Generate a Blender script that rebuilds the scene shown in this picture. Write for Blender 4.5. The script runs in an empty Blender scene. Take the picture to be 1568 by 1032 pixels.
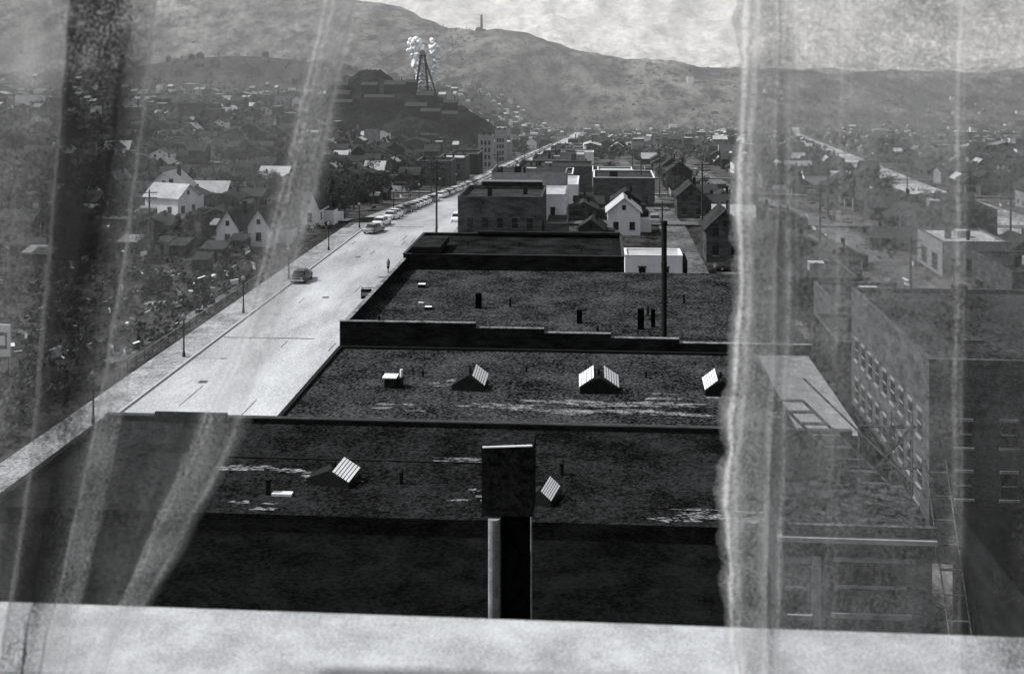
import bpy, bmesh, math, random
import numpy as np
from mathutils import Vector, noise, Matrix
R = random.Random(7)
S = bpy.context.scene
S.view_settings.view_transform = 'Standard'
COL = S.collection

# ------------------------------------------------------------ materials
def newmat(name):
    m = bpy.data.materials.new(name); m.use_nodes = True
    nt = m.node_tree; nt.nodes.clear()
    return m, nt, nt.nodes, nt.links

def mat(name, lo, hi, scale=1.0, scale2=None, rough=0.9, bump=0.0, contrast=(0.35, 0.65), stretch=(1, 1, 1), spec=0.08, metal=0.0, coords='POS', speck=0.5):
    m, nt, N, L = newmat(name)
    out = N.new('ShaderNodeOutputMaterial'); b = N.new('ShaderNodeBsdfPrincipled')
    L.new(b.outputs[0], out.inputs[0])
    b.inputs['Roughness'].default_value = rough
    b.inputs['Metallic'].default_value = metal
    b.inputs['Specular IOR Level'].default_value = spec
    if coords == 'POS':
        g = N.new('ShaderNodeNewGeometry'); src = g.outputs['Position']
    else:
        g = N.new('ShaderNodeTexCoord'); src = g.outputs['Object']
    mp = N.new('ShaderNodeMapping'); mp.inputs['Scale'].default_value = stretch
    L.new(src, mp.inputs[0])
    n1 = N.new('ShaderNodeTexNoise'); n1.inputs['Scale'].default_value = scale
    n1.inputs['Detail'].default_value = 6; n1.inputs['Roughness'].default_value = 0.65
    L.new(mp.outputs[0], n1.inputs['Vector'])
    n2 = N.new('ShaderNodeTexNoise'); n2.inputs['Scale'].default_value = scale2 or scale * 9
    n2.inputs['Detail'].default_value = 3; n2.inputs['Roughness'].default_value = 0.8
    L.new(mp.outputs[0], n2.inputs['Vector'])
    mx = N.new('ShaderNodeMix'); mx.data_type = 'FLOAT'; mx.inputs[0].default_value = speck
    L.new(n1.outputs['Fac'], mx.inputs[2]); L.new(n2.outputs['Fac'], mx.inputs[3])
    r = N.new('ShaderNodeMapRange'); r.inputs['From Min'].default_value = contrast[0]; r.inputs['From Max'].default_value = contrast[1]
    L.new(mx.outputs[0], r.inputs['Value'])
    c = N.new('ShaderNodeMix'); c.data_type = 'RGBA'
    t = (0.965, 1.0, 1.04)
    c.inputs[6].default_value = (lo * t[0], lo * t[1], lo * t[2], 1); c.inputs[7].default_value = (hi * t[0], hi * t[1], hi * t[2], 1)
    L.new(r.outputs[0], c.inputs[0]); L.new(c.outputs[2], b.inputs['Base Color'])
    if bump:
        bp = N.new('ShaderNodeBump'); bp.inputs['Strength'].default_value = 0.6; bp.inputs['Distance'].default_value = bump
        L.new(mx.outputs[0], bp.inputs['Height']); L.new(bp.outputs[0], b.inputs['Normal'])
    return m

M = {}
M['tar'] = mat('roof_tar', 0.003, 0.030, 0.35, 6, 1.0, 0.0, (0.44, 0.62), speck=0.6, spec=0)
M['tar2'] = mat('roof_tar_gravel', 0.003, 0.080, 0.25, 3.6, 1.0, 0.0, (0.44, 0.62), speck=0.68, spec=0)
M['tarfar'] = mat('roof_shingle', 0.01, 0.07, 0.3, 2, 0.9, 0.0, (0.40, 0.66), speck=0.6)
M['black'] = mat('roof_tar_fresh', 0.002, 0.010, 0.5, 6, 1.0, 0.0, (.42, .62), spec=0)
M['worn'] = mat('roof_worn_gravel', 0.006, 0.34, 1.6, 8, 0.95, 0.0, (0.45, 0.62), stretch=(0.6, 1, 1), speck=.55, spec=0)
M['paleroof'] = mat('roof_pale', 0.26, 0.55, 0.3, 3, 0.9)  # light-coloured roofing, its own tone
M['metal'] = mat('galvanised_sheet', 0.60, 0.85, 0.8, 8, 0.6, metal=0.0)
M['darkmetal'] = mat('dark_iron', 0.006, 0.018, 2, 12, 0.8)
M['brick'] = mat('dark_brick', 0.006, 0.03, 0.6, 5, 0.95, 0.0, (.42, .62), stretch=(1, 1, 3), spec=.02)
M['brick2'] = mat('grey_brick', 0.02, 0.12, 0.5, 4, 0.9, 0.0, (0.42, 0.62), stretch=(1, 1, 3))
M['brick3'] = mat('pale_brick', 0.14, 0.34, 0.5, 4, 0.9, 0.0, stretch=(1, 1, 3))
M['white'] = mat('white_paint', 0.62, 0.85, 0.7, 5, 0.8, stretch=(1, 1, 0.3))
M['greyp'] = mat('grey_paint', 0.10, 0.30, 0.7, 4, 0.8)
M['wood'] = mat('dark_wood', 0.02, 0.06, 2, 12, 0.9, stretch=(1, 1, 0.2))
M['glass'] = mat('window_glass', 0.006, 0.02, 1, 3, 0.25, spec=0.4)
M['coping'] = mat('coping_stone', 0.05, 0.30, 0.8, 7, 0.9, 0, (0.42, 0.6))
M['road'] = mat('concrete_road', 0.16, 0.60, 0.045, 5.0, 0.9, 0.0, (0.38, 0.62), stretch=(1.6, 0.4, 1), speck=0.38)
M['walk'] = mat('pavement', 0.10, 0.44, 0.3, 3, 0.9, 0, (.4, .62), speck=.6)
M['dirt'] = mat('dirt_lane', 0.04, 0.22, 0.08, 1.2, 0.95, 0, (0.42, 0.62))
M['hwy'] = mat('pale_concrete', 0.12, 0.6, 0.03, 0.6, 0.9, 0, (0.42, 0.58))
M['kerb'] = mat('kerb_stone', 0.3, 0.5, 1, 6, 0.9)
M['mark'] = mat('worn_tar_line', 0.03, 0.10, 2, 8, 0.9)
M['leaf'] = mat('foliage', 0.012, 0.07, 0.8, 4, 0.9)
M['bark'] = mat('bark', 0.03, 0.07, 3, 14, 0.9)
M['heap'] = mat('mine_waste', 0.004, 0.035, 0.04, 0.35, 0.95, 0.5, (0.43, 0.64), stretch=(1, .4, 2), spec=0)
M['smoke'] = mat('smoke', 0.88, 0.98, 0.1, 0.6, 1.0, spec=0)
M['carw'] = mat('car_paint_pale', 0.65, 0.85, 1, 4, 0.3, spec=0.5, coords='OBJ')
M['carg'] = mat('car_paint_grey', 0.15, 0.22, 1, 4, 0.3, spec=0.5, coords='OBJ')
M['cark'] = mat('car_paint_dark', 0.015, 0.03, 1, 4, 0.3, spec=0.5, coords='OBJ')
M['rubber'] = mat('tyre_rubber', 0.01, 0.02, 4, 12, 0.9)
M['chrome'] = mat('chrome_trim', 0.6, 0.7, 2, 5, 0.25, metal=0.8)
M['sill'] = mat('window_sill_paint', 0.22, 0.50, 22, 520, 0.9, 0.0, (0.40, 0.60), speck=0.6)

def terrain_mat():
    m, nt, N, L = newmat('terrain_ground')
    out = N.new('ShaderNodeOutputMaterial'); b = N.new('ShaderNodeBsdfPrincipled'); L.new(b.outputs[0], out.inputs[0])
    b.inputs['Roughness'].default_value = 1; b.inputs['Specular IOR Level'].default_value = 0.02
    at = N.new('ShaderNodeAttribute'); at.attribute_name = 'alb'
    sp = N.new('ShaderNodeSeparateColor'); L.new(at.outputs['Color'], sp.inputs[0])
    g = N.new('ShaderNodeNewGeometry')
    def nz(sc, det, ro=0.65, st=(1, 1, 1)):
        mp = N.new('ShaderNodeMapping'); mp.inputs['Scale'].default_value = st; L.new(g.outputs['Position'], mp.inputs[0])
        n = N.new('ShaderNodeTexNoise'); n.inputs['Scale'].default_value = sc; n.inputs['Detail'].default_value = det; n.inputs['Roughness'].default_value = ro
        L.new(mp.outputs[0], n.inputs['Vector']); return n.outputs['Fac']
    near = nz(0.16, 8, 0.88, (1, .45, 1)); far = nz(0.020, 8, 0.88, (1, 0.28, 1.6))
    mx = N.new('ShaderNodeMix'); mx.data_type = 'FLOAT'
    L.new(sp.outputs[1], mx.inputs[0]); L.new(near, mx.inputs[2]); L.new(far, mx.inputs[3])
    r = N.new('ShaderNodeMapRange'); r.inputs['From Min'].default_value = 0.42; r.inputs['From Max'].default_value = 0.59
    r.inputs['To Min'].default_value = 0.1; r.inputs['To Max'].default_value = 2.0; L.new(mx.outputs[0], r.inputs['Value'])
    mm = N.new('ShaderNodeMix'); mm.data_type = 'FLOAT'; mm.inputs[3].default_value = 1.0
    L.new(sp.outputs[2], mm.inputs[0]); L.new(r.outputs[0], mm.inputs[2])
    mu = N.new('ShaderNodeMath'); mu.operation = 'MULTIPLY'; L.new(sp.outputs[0], mu.inputs[0]); L.new(mm.outputs[0], mu.inputs[1])
    L.new(mu.outputs[0], b.inputs['Base Color'])
    return m
M['terrain'] = terrain_mat()

def curtain_mat():
    m, nt, N, L = newmat('sheer_curtain_fabric')
    out = N.new('ShaderNodeOutputMaterial')
    at = N.new('ShaderNodeAttribute'); at.attribute_name = 'cloth'
    sp = N.new('ShaderNodeSeparateColor'); L.new(at.outputs['Color'], sp.inputs[0])
    tc = N.new('ShaderNodeTexCoord')
    n = N.new('ShaderNodeTexNoise'); n.inputs['Scale'].default_value = 520; n.inputs['Detail'].default_value = 2; n.inputs['Roughness'].default_value = 0.9
    L.new(tc.outputs['Object'], n.inputs['Vector'])
    mp = N.new('ShaderNodeMapping'); mp.inputs['Scale'].default_value = (1, 1, 0.45); L.new(tc.outputs['Object'], mp.inputs[0])
    n2 = N.new('ShaderNodeTexNoise'); n2.inputs['Scale'].default_value = 50; n2.inputs['Detail'].default_value = 4
    L.new(mp.outputs[0], n2.inputs['Vector'])
    h = N.new('ShaderNodeMath'); h.operation = 'MULTIPLY_ADD'; h.inputs[1].default_value = .35; L.new(n2.outputs['Fac'], h.inputs[0]); L.new(n.outputs['Fac'], h.inputs[2])
    r = N.new('ShaderNodeMapRange'); r.inputs['From Min'].default_value = 0.53; r.inputs['From Max'].default_value = 0.82
    r.inputs['To Min'].default_value = 0.3; r.inputs['To Max'].default_value = 1.7; L.new(h.outputs[0], r.inputs['Value'])
    mu = N.new('ShaderNodeMath'); mu.operation = 'MULTIPLY'; mu.use_clamp = True
    L.new(sp.outputs[0], mu.inputs[0]); L.new(r.outputs[0], mu.inputs[1])
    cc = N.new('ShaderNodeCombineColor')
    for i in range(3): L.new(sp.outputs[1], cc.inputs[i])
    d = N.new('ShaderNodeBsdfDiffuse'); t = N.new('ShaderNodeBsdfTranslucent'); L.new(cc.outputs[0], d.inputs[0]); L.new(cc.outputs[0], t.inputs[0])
    a = N.new('ShaderNodeMixShader'); a.inputs[0].default_value = 0.5; L.new(d.outputs[0], a.inputs[1]); L.new(t.outputs[0], a.inputs[2])
    tr = N.new('ShaderNodeBsdfTransparent')
    f = N.new('ShaderNodeMixShader'); L.new(mu.outputs[0], f.inputs[0]); L.new(tr.outputs[0], f.inputs[1]); L.new(a.outputs[0], f.inputs[2])
    L.new(f.outputs[0], out.inputs[0])
    return m
M['curtain'] = curtain_mat()

# ------------------------------------------------------------ mesh builder
class MB:
    def __init__(s): s.v = []; s.f = []; s.m = []; s.names = []
    def mi(s, k):
        if k not in s.names: s.names.append(k)
        return s.names.index(k)
    def face(s, pts, k):
        i = len(s.v); s.v += [tuple(p) for p in pts]; s.f.append(tuple(range(i, i + len(pts)))); s.m.append(s.mi(k))
    def box(s, x0, x1, y0, y1, z0, z1, k, top=None, bottom=True):
        i = len(s.v)
        s.v += [(x0, y0, z0), (x1, y0, z0), (x1, y1, z0), (x0, y1, z0), (x0, y0, z1), (x1, y0, z1), (x1, y1, z1), (x0, y1, z1)]
        fs = [(0, 1, 5, 4), (1, 2, 6, 5), (2, 3, 7, 6), (3, 0, 4, 7)]
        for f in fs: s.f.append(tuple(i + a for a in f)); s.m.append(s.mi(k))
        s.f.append((i + 4, i + 5, i + 6, i + 7)); s.m.append(s.mi(top or k))
        if bottom: s.f.append((i + 3, i + 2, i + 1, i)); s.m.append(s.mi(k))
    def strut(s, a, b, r, k, n=4, r2=None):
        a = Vector(a); b = Vector(b); d = (b - a).normalized()
        u = d.orthogonal().normalized(); w = d.cross(u); r2 = r if r2 is None else r2
        i = len(s.v)
        for p, rr in ((a, r), (b, r2)):
            for j in range(n):
                an = 2 * math.pi * (j + .5) / n; s.v.append(tuple(p + (u * math.cos(an) + w * math.sin(an)) * rr))
        for j in range(n):
            q = (j + 1) % n; s.f.append((i + j, i + q, i + n + q, i + n + j)); s.m.append(s.mi(k))
        s.f.append(tuple(i + n + j for j in range(n))); s.m.append(s.mi(k))
        s.f.append(tuple(i + j for j in reversed(range(n)))); s.m.append(s.mi(k))
    def loft(s, secs, k, cap=True):
        i = len(s.v); n = len(secs[0])
        for sec in secs: s.v += [tuple(p) for p in sec]
        for a in range(len(secs) - 1):
            for j in range(n):
                q = (j + 1) % n
                s.f.append((i + a * n + j, i + a * n + q, i + (a + 1) * n + q, i + (a + 1) * n + j)); s.m.append(s.mi(k))
        if cap:
            s.f.append(tuple(i + j for j in reversed(range(n)))); s.m.append(s.mi(k))
            s.f.append(tuple(i + (len(secs) - 1) * n + j for j in range(n))); s.m.append(s.mi(k))
    def mesh(s, name):
        me = bpy.data.meshes.new(name); me.from_pydata(s.v, [], s.f)
        for k in s.names: me.materials.append(M[k])
        me.polygons.foreach_set('material_index', s.m); me.update(); return me
    def obj(s, name, loc=(0, 0, 0), rz=0):
        o = bpy.data.objects.new(name, s.mesh(name)); COL.objects.link(o); o.location = loc; o.rotation_euler[2] = rz; return o

def inst(me, name, loc, rz=0, sc=(1, 1, 1)):
    o = bpy.data.objects.new(name, me); COL.objects.link(o); o.location = loc; o.rotation_euler[2] = rz; o.scale = sc; return o

# ------------------------------------------------------------ terrain (x across the street, y along it)
def sm(x): x = np.clip(x, 0, 1); return x * x * (3 - 2 * x)
def H(s, t):
    s = np.asarray(s, float); t = np.asarray(t, float)
    g = np.interp(t, [-200, 230, 275, 415, 704, 1473, 2314, 2600], [0, 0, -3, -13, -30, -76, -125, -128])
    lf = 1 - .72 * sm((-s - 70) / 190)
    base = g * lf
    base = base + 52 * np.exp(-((s + 520) / 230) ** 2 - ((t - 1700) / 170) ** 2) + 30 * np.exp(-((s + 950) / 260) ** 2 - ((t - 1500) / 200) ** 2)
    crest = np.interp(s, [-3500, -1625, -1092, -737, -603, -500, -381, -275, -200, -150, -79, 63, 365, 863, 3500], [420, 300, 245, 190, 150, 112, 93, 86, 70, 58, 28, 3, -22, -45, 40])
    w = sm((t - 2420) / 820)
    z = base * (1 - w) + crest * w
    back = sm((t - 3300) / 900)
    z = z * (1 - back) + (-60 + .45 * np.maximum(crest, 0)) * back
    mt = sm((t - 4300) / 5200)
    prof = 640 + 170 * np.sin(s / 1900 + 0.6) + 90 * np.sin(s / 730 + 1.0) - .10 * np.clip(s, 0, 2500)
    z = z + mt * prof
    return z
def hz(s, t): return float(H(s, t))

rows = [-120.]
while rows[-1] < 11500:
    rows.append(rows[-1] + max(5.0, 0.0105 * rows[-1]))
rows = np.array(rows); NC = 321
u = np.linspace(-1, 1, NC)
T, U = np.meshgrid(rows, u, indexing='ij')
SX = U * (260 + .85 * np.maximum(T, 0))
Z = H(SX, T)
vs = []
alb = np.zeros((len(rows), NC, 4), dtype=np.float32); alb[..., 3] = 1
for i in range(len(rows)):
    t = rows[i]
    kf = min(1, max(0, (t - 2500) / 500))
    for j in range(NC):
        s = SX[i, j]; z = Z[i, j]
        ridge = noise.fractal(Vector((s / 240, t / 420, 3.1)), 0.7, 2.0, 7)
        if t > 2400:
            big = noise.fractal(Vector((s / 1100, t / 2600, 7.7)), 0.8, 2.0, 8)
            er = 1 - abs(noise.fractal(Vector((s / 420, t / 1100, 1.7)), 0.9, 2.1, 6)) * 2
            z += kf * (ridge * 15 * min(3, t / 3000) + er * 14 * min(3, t / 3000) + big * 60 * min(1, max(0, (t - 4200) / 2500)))
        else: big = 0; er = 0
        vs.append((s, t, z))
        a = 0.065
        if t < 260: a = 0.036
        if s > 20 and t < 400: a = 0.08
        if t > 700: a = 0.075
        dk = math.exp(-((s + 520) / 300) ** 2 - ((t - 1680) / 220) ** 2) + math.exp(-((s + 950) / 300) ** 2 - ((t - 1500) / 220) ** 2)
        a = a * (1 - .6 * min(1, dk))
        hill = 0.085 + .10 * ridge + .05 * max(0, -er)
        if s < -600: hill += .07
        hill = max(.03, hill)
        a = a * (1 - kf) + hill * kf
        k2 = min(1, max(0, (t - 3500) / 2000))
        a = a * (1 - k2) + (0.70 + .10 * big + .06 * ridge) * k2  # far mountain colour paled and flattened, painted haze
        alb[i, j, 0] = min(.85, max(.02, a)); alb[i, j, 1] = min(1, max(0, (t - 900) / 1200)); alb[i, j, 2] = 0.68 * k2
fs = []
for i in range(len(rows) - 1):
    for j in range(NC - 1):
        a = i * NC + j; fs.append((a, a + 1, a + NC + 1, a + NC))
me = bpy.data.meshes.new('ground'); me.from_pydata(vs, [], fs)
ca = me.color_attributes.new('alb', 'FLOAT_COLOR', 'POINT'); ca.data.foreach_set('color', alb.reshape(-1))
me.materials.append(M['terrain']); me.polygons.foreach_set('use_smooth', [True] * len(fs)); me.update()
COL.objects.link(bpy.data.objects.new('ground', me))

# roads -----------------------------------------------------------
def strip(name, cs, w0, w1, t0, t1, k, off, fn=None):
    b = MB(); ts = [t0] + [float(r) for r in rows if t0 < r < t1] + [t1]
    for a, c in zip(ts[:-1], ts[1:]):
        sa = fn(a) if fn else cs; sc = fn(c) if fn else cs
        b.face([(sa + w0, a, hz(sa, a) + off), (sa + w1, a, hz(sa, a) + off), (sc + w1, c, hz(sc, c) + off), (sc + w0, c, hz(sc, c) + off)], k)
    return b.obj(name)
strip('main_street', -36, -9, 9, -60, 2340, 'road', .05)
for side in (0, 1):
    x0, x1 = ((-49, -45) if side == 0 else (-27, -23.5))
    b = MB(); ts = [-60.] + [float(r) for r in rows if -60 < r < 900]
    for a, c in zip(ts[:-1], ts[1:]):
        if 226 < a < 243: continue
        za, zc = hz(-36, a), hz(-36, c)
        b.face([(x0, a, za + .2), (x1, a, za + .2), (x1, c, zc + .2), (x0, c, zc + .2)], 'walk')
        xk = x1 if side == 0 else x0; d = .25 if side == 0 else -.25
        xs = sorted((xk, xk + d))
        b.face([(xs[0], a, za + .22), (xs[1], a, za + .22), (xs[1], c, zc + .22), (xs[0], c, zc + .22)], 'kerb')
        xe = xk + d
        b.face([(xe, a, za), (xe, c, zc), (xe, c, zc + .22), (xe, a, za + .22)], 'kerb')
    b.obj('pavement')
strip('back_alley', 14.5, -2.6, 2.6, 150, 700, 'dirt', .06)
strip('highway', 0, -7, 7, 190, 2600, 'hwy', .3, fn=lambda t: 83 + (t - 238) * .146)
strip('side_street', 45, -3, 3, 60, 700, 'dirt', .1)
for t in (236, 352, 470, 590, 720, 860, 1020, 1200, 1450, 1750):
    b = MB(); xs = np.linspace(-500, 420, 93)
    for a, c in zip(xs[:-1], xs[1:]):
        if c > -45.2 and a < -26.8: continue
        z = lambda x, y: hz(x, y) + .22 + t * .0004
        b.face([(a, t - 4, z(a, t - 4)), (c, t - 4, z(c, t - 4)), (c, t + 4, z(c, t + 4)), (a, t + 4, z(a, t + 4))], 'dirt')
    b.obj('cross_street')
b = MB()
for t in (137, 226): b.box(-44.4, -33.5, t, t + .35, 0.052, 0.058, 'mark')
rr = random.Random(3)
for q in range(26):   # tar patches and crack seals
    x, y = rr.uniform(-44, -29), rr.uniform(75, 225); l = rr.uniform(1, 7); w = rr.uniform(.06, .16)
    b.box(x, x + w, y, y + l, 0.052, 0.0545 + q * .0002, 'mark')
for x, y in ((-41, 118), (-38, 160), (-33, 175), (-40, 192)): b.box(x, x + .9, y, y + .9, 0.052, 0.062, 'mark')
b.obj('road_markings')

# ------------------------------------------------------------ buildings
def windows(b, face, a0, a1, fixed, z0, n, wd, ht, frame='greyp'):
    step = (a1 - a0) / n
    for i in range(n):
        c = a0 + step * (i + .5)
        if face == 'y':
            b.box(c - wd / 2, c + wd / 2, fixed - .03, fixed + .05, z0, z0 + ht, 'glass')
            b.box(c - wd / 2 - .15, c + wd / 2 + .15, fixed - .14, fixed + .05, z0 - .16, z0 - .002, frame)
            b.box(c - wd / 2 - .1, c + wd / 2 + .1, fixed - .08, fixed + .05, z0 + ht + .002, z0 + ht + .2, frame)
            b.box(c - wd / 2, c + wd / 2, fixed - .06, fixed - .032, z0 + ht * .48, z0 + ht * .54, frame)
        else:
            b.box(fixed - .03, fixed + .05, c - wd / 2, c + wd / 2, z0, z0 + ht, 'glass')
            b.box(fixed - .14, fixed + .05, c - wd / 2 - .15, c + wd / 2 + .15, z0 - .16, z0 - .002, frame)
            b.box(fixed - .08, fixed + .05, c - wd / 2 - .1, c + wd / 2 + .1, z0 + ht + .002, z0 + ht + .2, frame)
            b.box(fixed - .06, fixed - .032, c - wd / 2, c + wd / 2, z0 + ht * .48, z0 + ht * .54, frame)

def flat(b, x0, x1, y0, y1, z, wall='brick', roof='tar', par=.6, cope='coping', camw=0, stw=2, base=None, frame='brick2'):
    g = base if base is not None else min(hz(x0, y0), hz(x1, y1)) - 1
    g2 = max(hz(x0, y0), hz(x1, y1))
    b.box(x0, x1, y0, y1, g, z, wall, top=roof)
    if par:
        w = .3
        for (a, c, d, e) in ((x0, x1, y0, y0 + w), (x0, x1, y1 - w, y1), (x0, x0 + w, y0 + w, y1 - w), (x1 - w, x1, y0 + w, y1 - w)):
            b.box(a, c, d, e, z, z + par, wall)
            b.box(a - (.05 if a == x0 else -.0), c + (.05 if c == x1 else 0), d - (.05 if d == y0 else 0), e + (.05 if e == y1 else 0), z + par, z + par + .1, cope)
    n = max(1, int((z - g2) // 3.4))
    if stw:
        for k in range(n):
            zz = g2 + (1.0 if k else .8) + 3.4 * k
            if zz + 2 < z: windows(b, 'x', y0 + 1, y1 - 1, x0, zz, max(1, int((y1 - y0) / (2.6 if k else 5))), 1.1 if k else 3, 1.7 if k else 2.1, frame)
    if camw:
        for k in range(n):
            zz = g2 + 1 + 3.4 * k
            if zz + 2 < z: windows(b, 'y', x0 + .8, x1 - .8, y0, zz, camw, 1.0, 1.7, frame)

def vent(b, x, y, z, h=.5, r=.1):
    b.strut((x, y, z), (x, y, z + h), r, 'darkmetal', 8)
    b.strut((x, y, z + h), (x, y, z + h + .12), r * 1.7, 'darkmetal', 8, r * .4)

def scraps(b, x, y, z, sx, sy, n, k='worn', seed=0):
    r = random.Random(seed)
    for q in range(n):
        cx = x + r.uniform(-sx, sx); cy = y + r.uniform(-sy, sy); w = r.uniform(.25, .6) * sx; d = r.uniform(.2, .5) * sy
        pts = []
        for e in range(14):
            a = e / 14 * 6.283; rr = r.uniform(.4, 1.15); pts.append((cx + math.cos(a) * w * rr, cy + math.sin(a) * d * rr, z + .004 + q * .0025))
        b.face(pts, k)

# A: tall block beside the hotel
b = MB()
flat(b, -23.5, 11.6, 44, 55, 16.4, 'brick', 'tar', .0, 'black', stw=2, base=-1)
flat(b, -23.45, 5.8, 14, 43.98, 15.75, 'brick', 'black', .0, 'black', stw=2, base=-1)
b.box(-23.5, 11.6, 54.7, 55.02, 16.4, 16.62, 'brick'); b.box(-23.52, 11.62, 54.68, 55.04, 16.62, 16.68, 'wood')
b.box(-23.5, -23.2, 44, 54.68, 16.4, 16.62, 'brick'); b.box(-21, -17.5, 54.5, 54.66, 16.63, 16.9, 'brick')
scraps(b, -12.9, 48.4, 16.4, 2.3, .8, 9, seed=1); scraps(b, -4.3, 46.3, 16.4, 1.2, .8, 8, seed=2); scraps(b, 5.4, 45.2, 16.4, 2.6, .7, 9, seed=3)
scraps(b, -8, 50.5, 16.4, 2.6, .5, 4, seed=4); scraps(b, 8.5, 46.5, 16.4, 1.5, .8, 4, seed=5)
scraps(b, -13, 44.9, 16.4, 1.2, .5, 4, seed=14)
b.strut((-13.1, 46, 16.4), (-13.1, 46, 17.0), .12, 'darkmetal', 8)
vent(b, -1.5, 49, 16.4); vent(b, -8, 47.5, 16.4)
b.box(-12.9, -12.1, 45.8, 46.1, 16.4, 16.5, 'metal')
b.box(-16, -4, 50.0, 50.08, 16.4, 16.46, 'darkmetal')
b.obj('brick_block')

# B
b = MB()
flat(b, -23.5, 14, 56.5, 105.9, 7.0, 'brick', 'tar2', .12, 'darkmetal', base=-1)
b.box(14.02, 18.6, 84, 105.8, -1, 7.1, 'brick2', top='greyp')
scraps(b, -1, 89.5, 7, 7, 1.6, 16, seed=6); scraps(b, -12, 95.2, 7, 1.8, 1, 6, seed=7); scraps(b, 6.4, 92.8, 7, 2.8, .8, 6, seed=8); scraps(b, -16, 88.5, 7, 3.5, .8, 5, seed=9); scraps(b, 12, 89, 7, 2, 1, 5, seed=10)
for x, y in ((-14.5, 97), (-6, 99), (4, 98)): vent(b, x, y, 7)
b.obj('store_building')

# C with stepped parapet toward the hotel
b = MB()
b.box(-23.5, 19, 106, 141, -1, 7.7, 'brick', top='tar2')
st = [(-23.5, -11, 9.4), (-11, -4.8, 9.0), (-4.8, 1.2, 8.65), (1.2, 7.3, 8.3), (7.3, 19, 7.95)]
for x0, x1, z in st:
    b.box(x0 + .001, x1 - .001, 106, 106.35, 7.7, z, 'brick')
    b.box(x0 - .0, x1 - .01, 105.93, 106.42, z, z + .07, 'coping')
b.box(-23.5, -23.15, 106.36, 141, 7.7, 9.0, 'brick'); b.box(-23.55, -23.1, 106.5, 141, 9.0, 9.06, 'coping')
windows(b, 'x', 108, 140, -23.5, 4.5, 10, 1.1, 1.7); windows(b, 'x', 108, 140, -23.5, .6, 6, 3.2, 2.3)
scraps(b, -18.5, 122.5, 7.7, .7, .7, 1, 'white', seed=11)
for x, y in ((-21, 112), (-12, 110), (0, 109), (5, 118), (-9, 121), (9, 124)): vent(b, x, y, 7.7, .9, .13)
b.box(3.8, 4.4, 112, 112.6, 7.7, 9.6, 'black'); b.box(-12.5, -11.9, 120, 120.6, 7.7, 9.2, 'black'); b.box(-2, -1.5, 114, 114.5, 7.7, 9.0, 'black'); b.box(5.1, 5.5, 113, 113.4, 7.7, 9.4, 'black')
b.box(-20, -19.2, 130, 130.8, 7.7, 8.1, 'darkmetal', top='white'); b.box(-17.6, -16.9, 119, 119.6, 7.7, 8.0, 'darkmetal', top='white')
b.obj('long_store_building')

# D block beyond
b = MB()
flat(b, -23.5, 3.2, 141.2, 158, 9.2, 'brick', 'tar', .3, 'wood', base=-1)
b.box(-22.5, -19, 141.15, 150, 9.65, 10.4, 'brick'); b.box(-16, 3, 157, 158.1, 9.6, 9.9, 'brick')
vent(b, -10, 150, 9.2); vent(b, -2, 146, 9.2)
b.obj('brick_store')
b = MB(); flat(b, 4, 12.3, 172, 178, 4.2, 'white', 'paleroof', .2, 'white', camw=2, stw=0)
b.box(12.3, 13.0, 171.9, 178, -1, 3.8, 'brick'); b.obj('white_garage')
b = MB(); flat(b, -23.5, -9.3, 197, 214, 9.0, 'brick2', 'tarfar', .6, 'brick2', camw=5)
b.box(-8.5, -5, 196, 206, -1, 5.5, 'brick2', top='tarfar'); b.box(-21, -10, 213.5, 214.1, 9.6, 10.6, 'brick')
b.box(-21, -10, 213.4, 213.5, 10.4, 10.7, 'white')
b.box(-19, -18.3, 203, 203.7, 9, 10.6, 'brick'); b.box(-13, -12.3, 206, 206.7, 9, 10.4, 'brick')
b.obj('brick_hotel')

# rest of street right side
t = 229.; i = 0
specs = [(6.5, 'brick3', 'paleroof'), (5, 'white', 'paleroof'), (8.5, 'greyp', 'tarfar'), (5.5, 'white', 'paleroof'), (7, 'brick', 'tarfar'), (4.5, 'brick3', 'paleroof'), (8, 'brick2', 'tarfar'), (5.5, 'white', 'tarfar')]
while t < 690:
    ln = R.uniform(9, 22); h, w, rf = specs[i % 8]; i += 1
    wd = R.uniform(10, 22); g = hz(-20, t + ln)
    b = MB(); flat(b, -23.5, -23.5 + wd, t, t + ln, g + h + 1, w, rf, .5, R.choice(['coping', 'white', 'brick2']), camw=R.choice([2, 3, 4]), base=g - 3)
    for q in range(4): vent(b, R.uniform(-22, -14), t + R.uniform(2, ln - 2), g + h + 1, R.uniform(.6, 2), .25)
    b.box(-18, -17.1, t + 3, t + 3.9, g + h + 1, g + h + 2.8, 'brick'); b.box(-16, -13.8, t + 5, t + 7, g + h + 1, g + h + 2.2, 'greyp', top='paleroof')
    b.box(-23.5, -23.3, t, t + ln, g + h + 1.61, g + h + 2.2, w)
    b.obj('store_building')
    t += ln + R.choice([.3, .3, 4, 12])
b = MB(); g = hz(0, 300); flat(b, -1, 14, 290, 308, g + 7.5, 'brick2', 'tarfar', .4, 'white', camw=5, base=g - 4); b.box(3, 5, 295, 297, g + 7.5, g + 9, 'brick'); b.obj('warehouse')
b = MB(); g = hz(0, 370); flat(b, 0, 11, 370, 384, g + 6, 'brick2', 'paleroof', .4, 'white', camw=3, base=g - 4); b.obj('warehouse')
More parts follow.
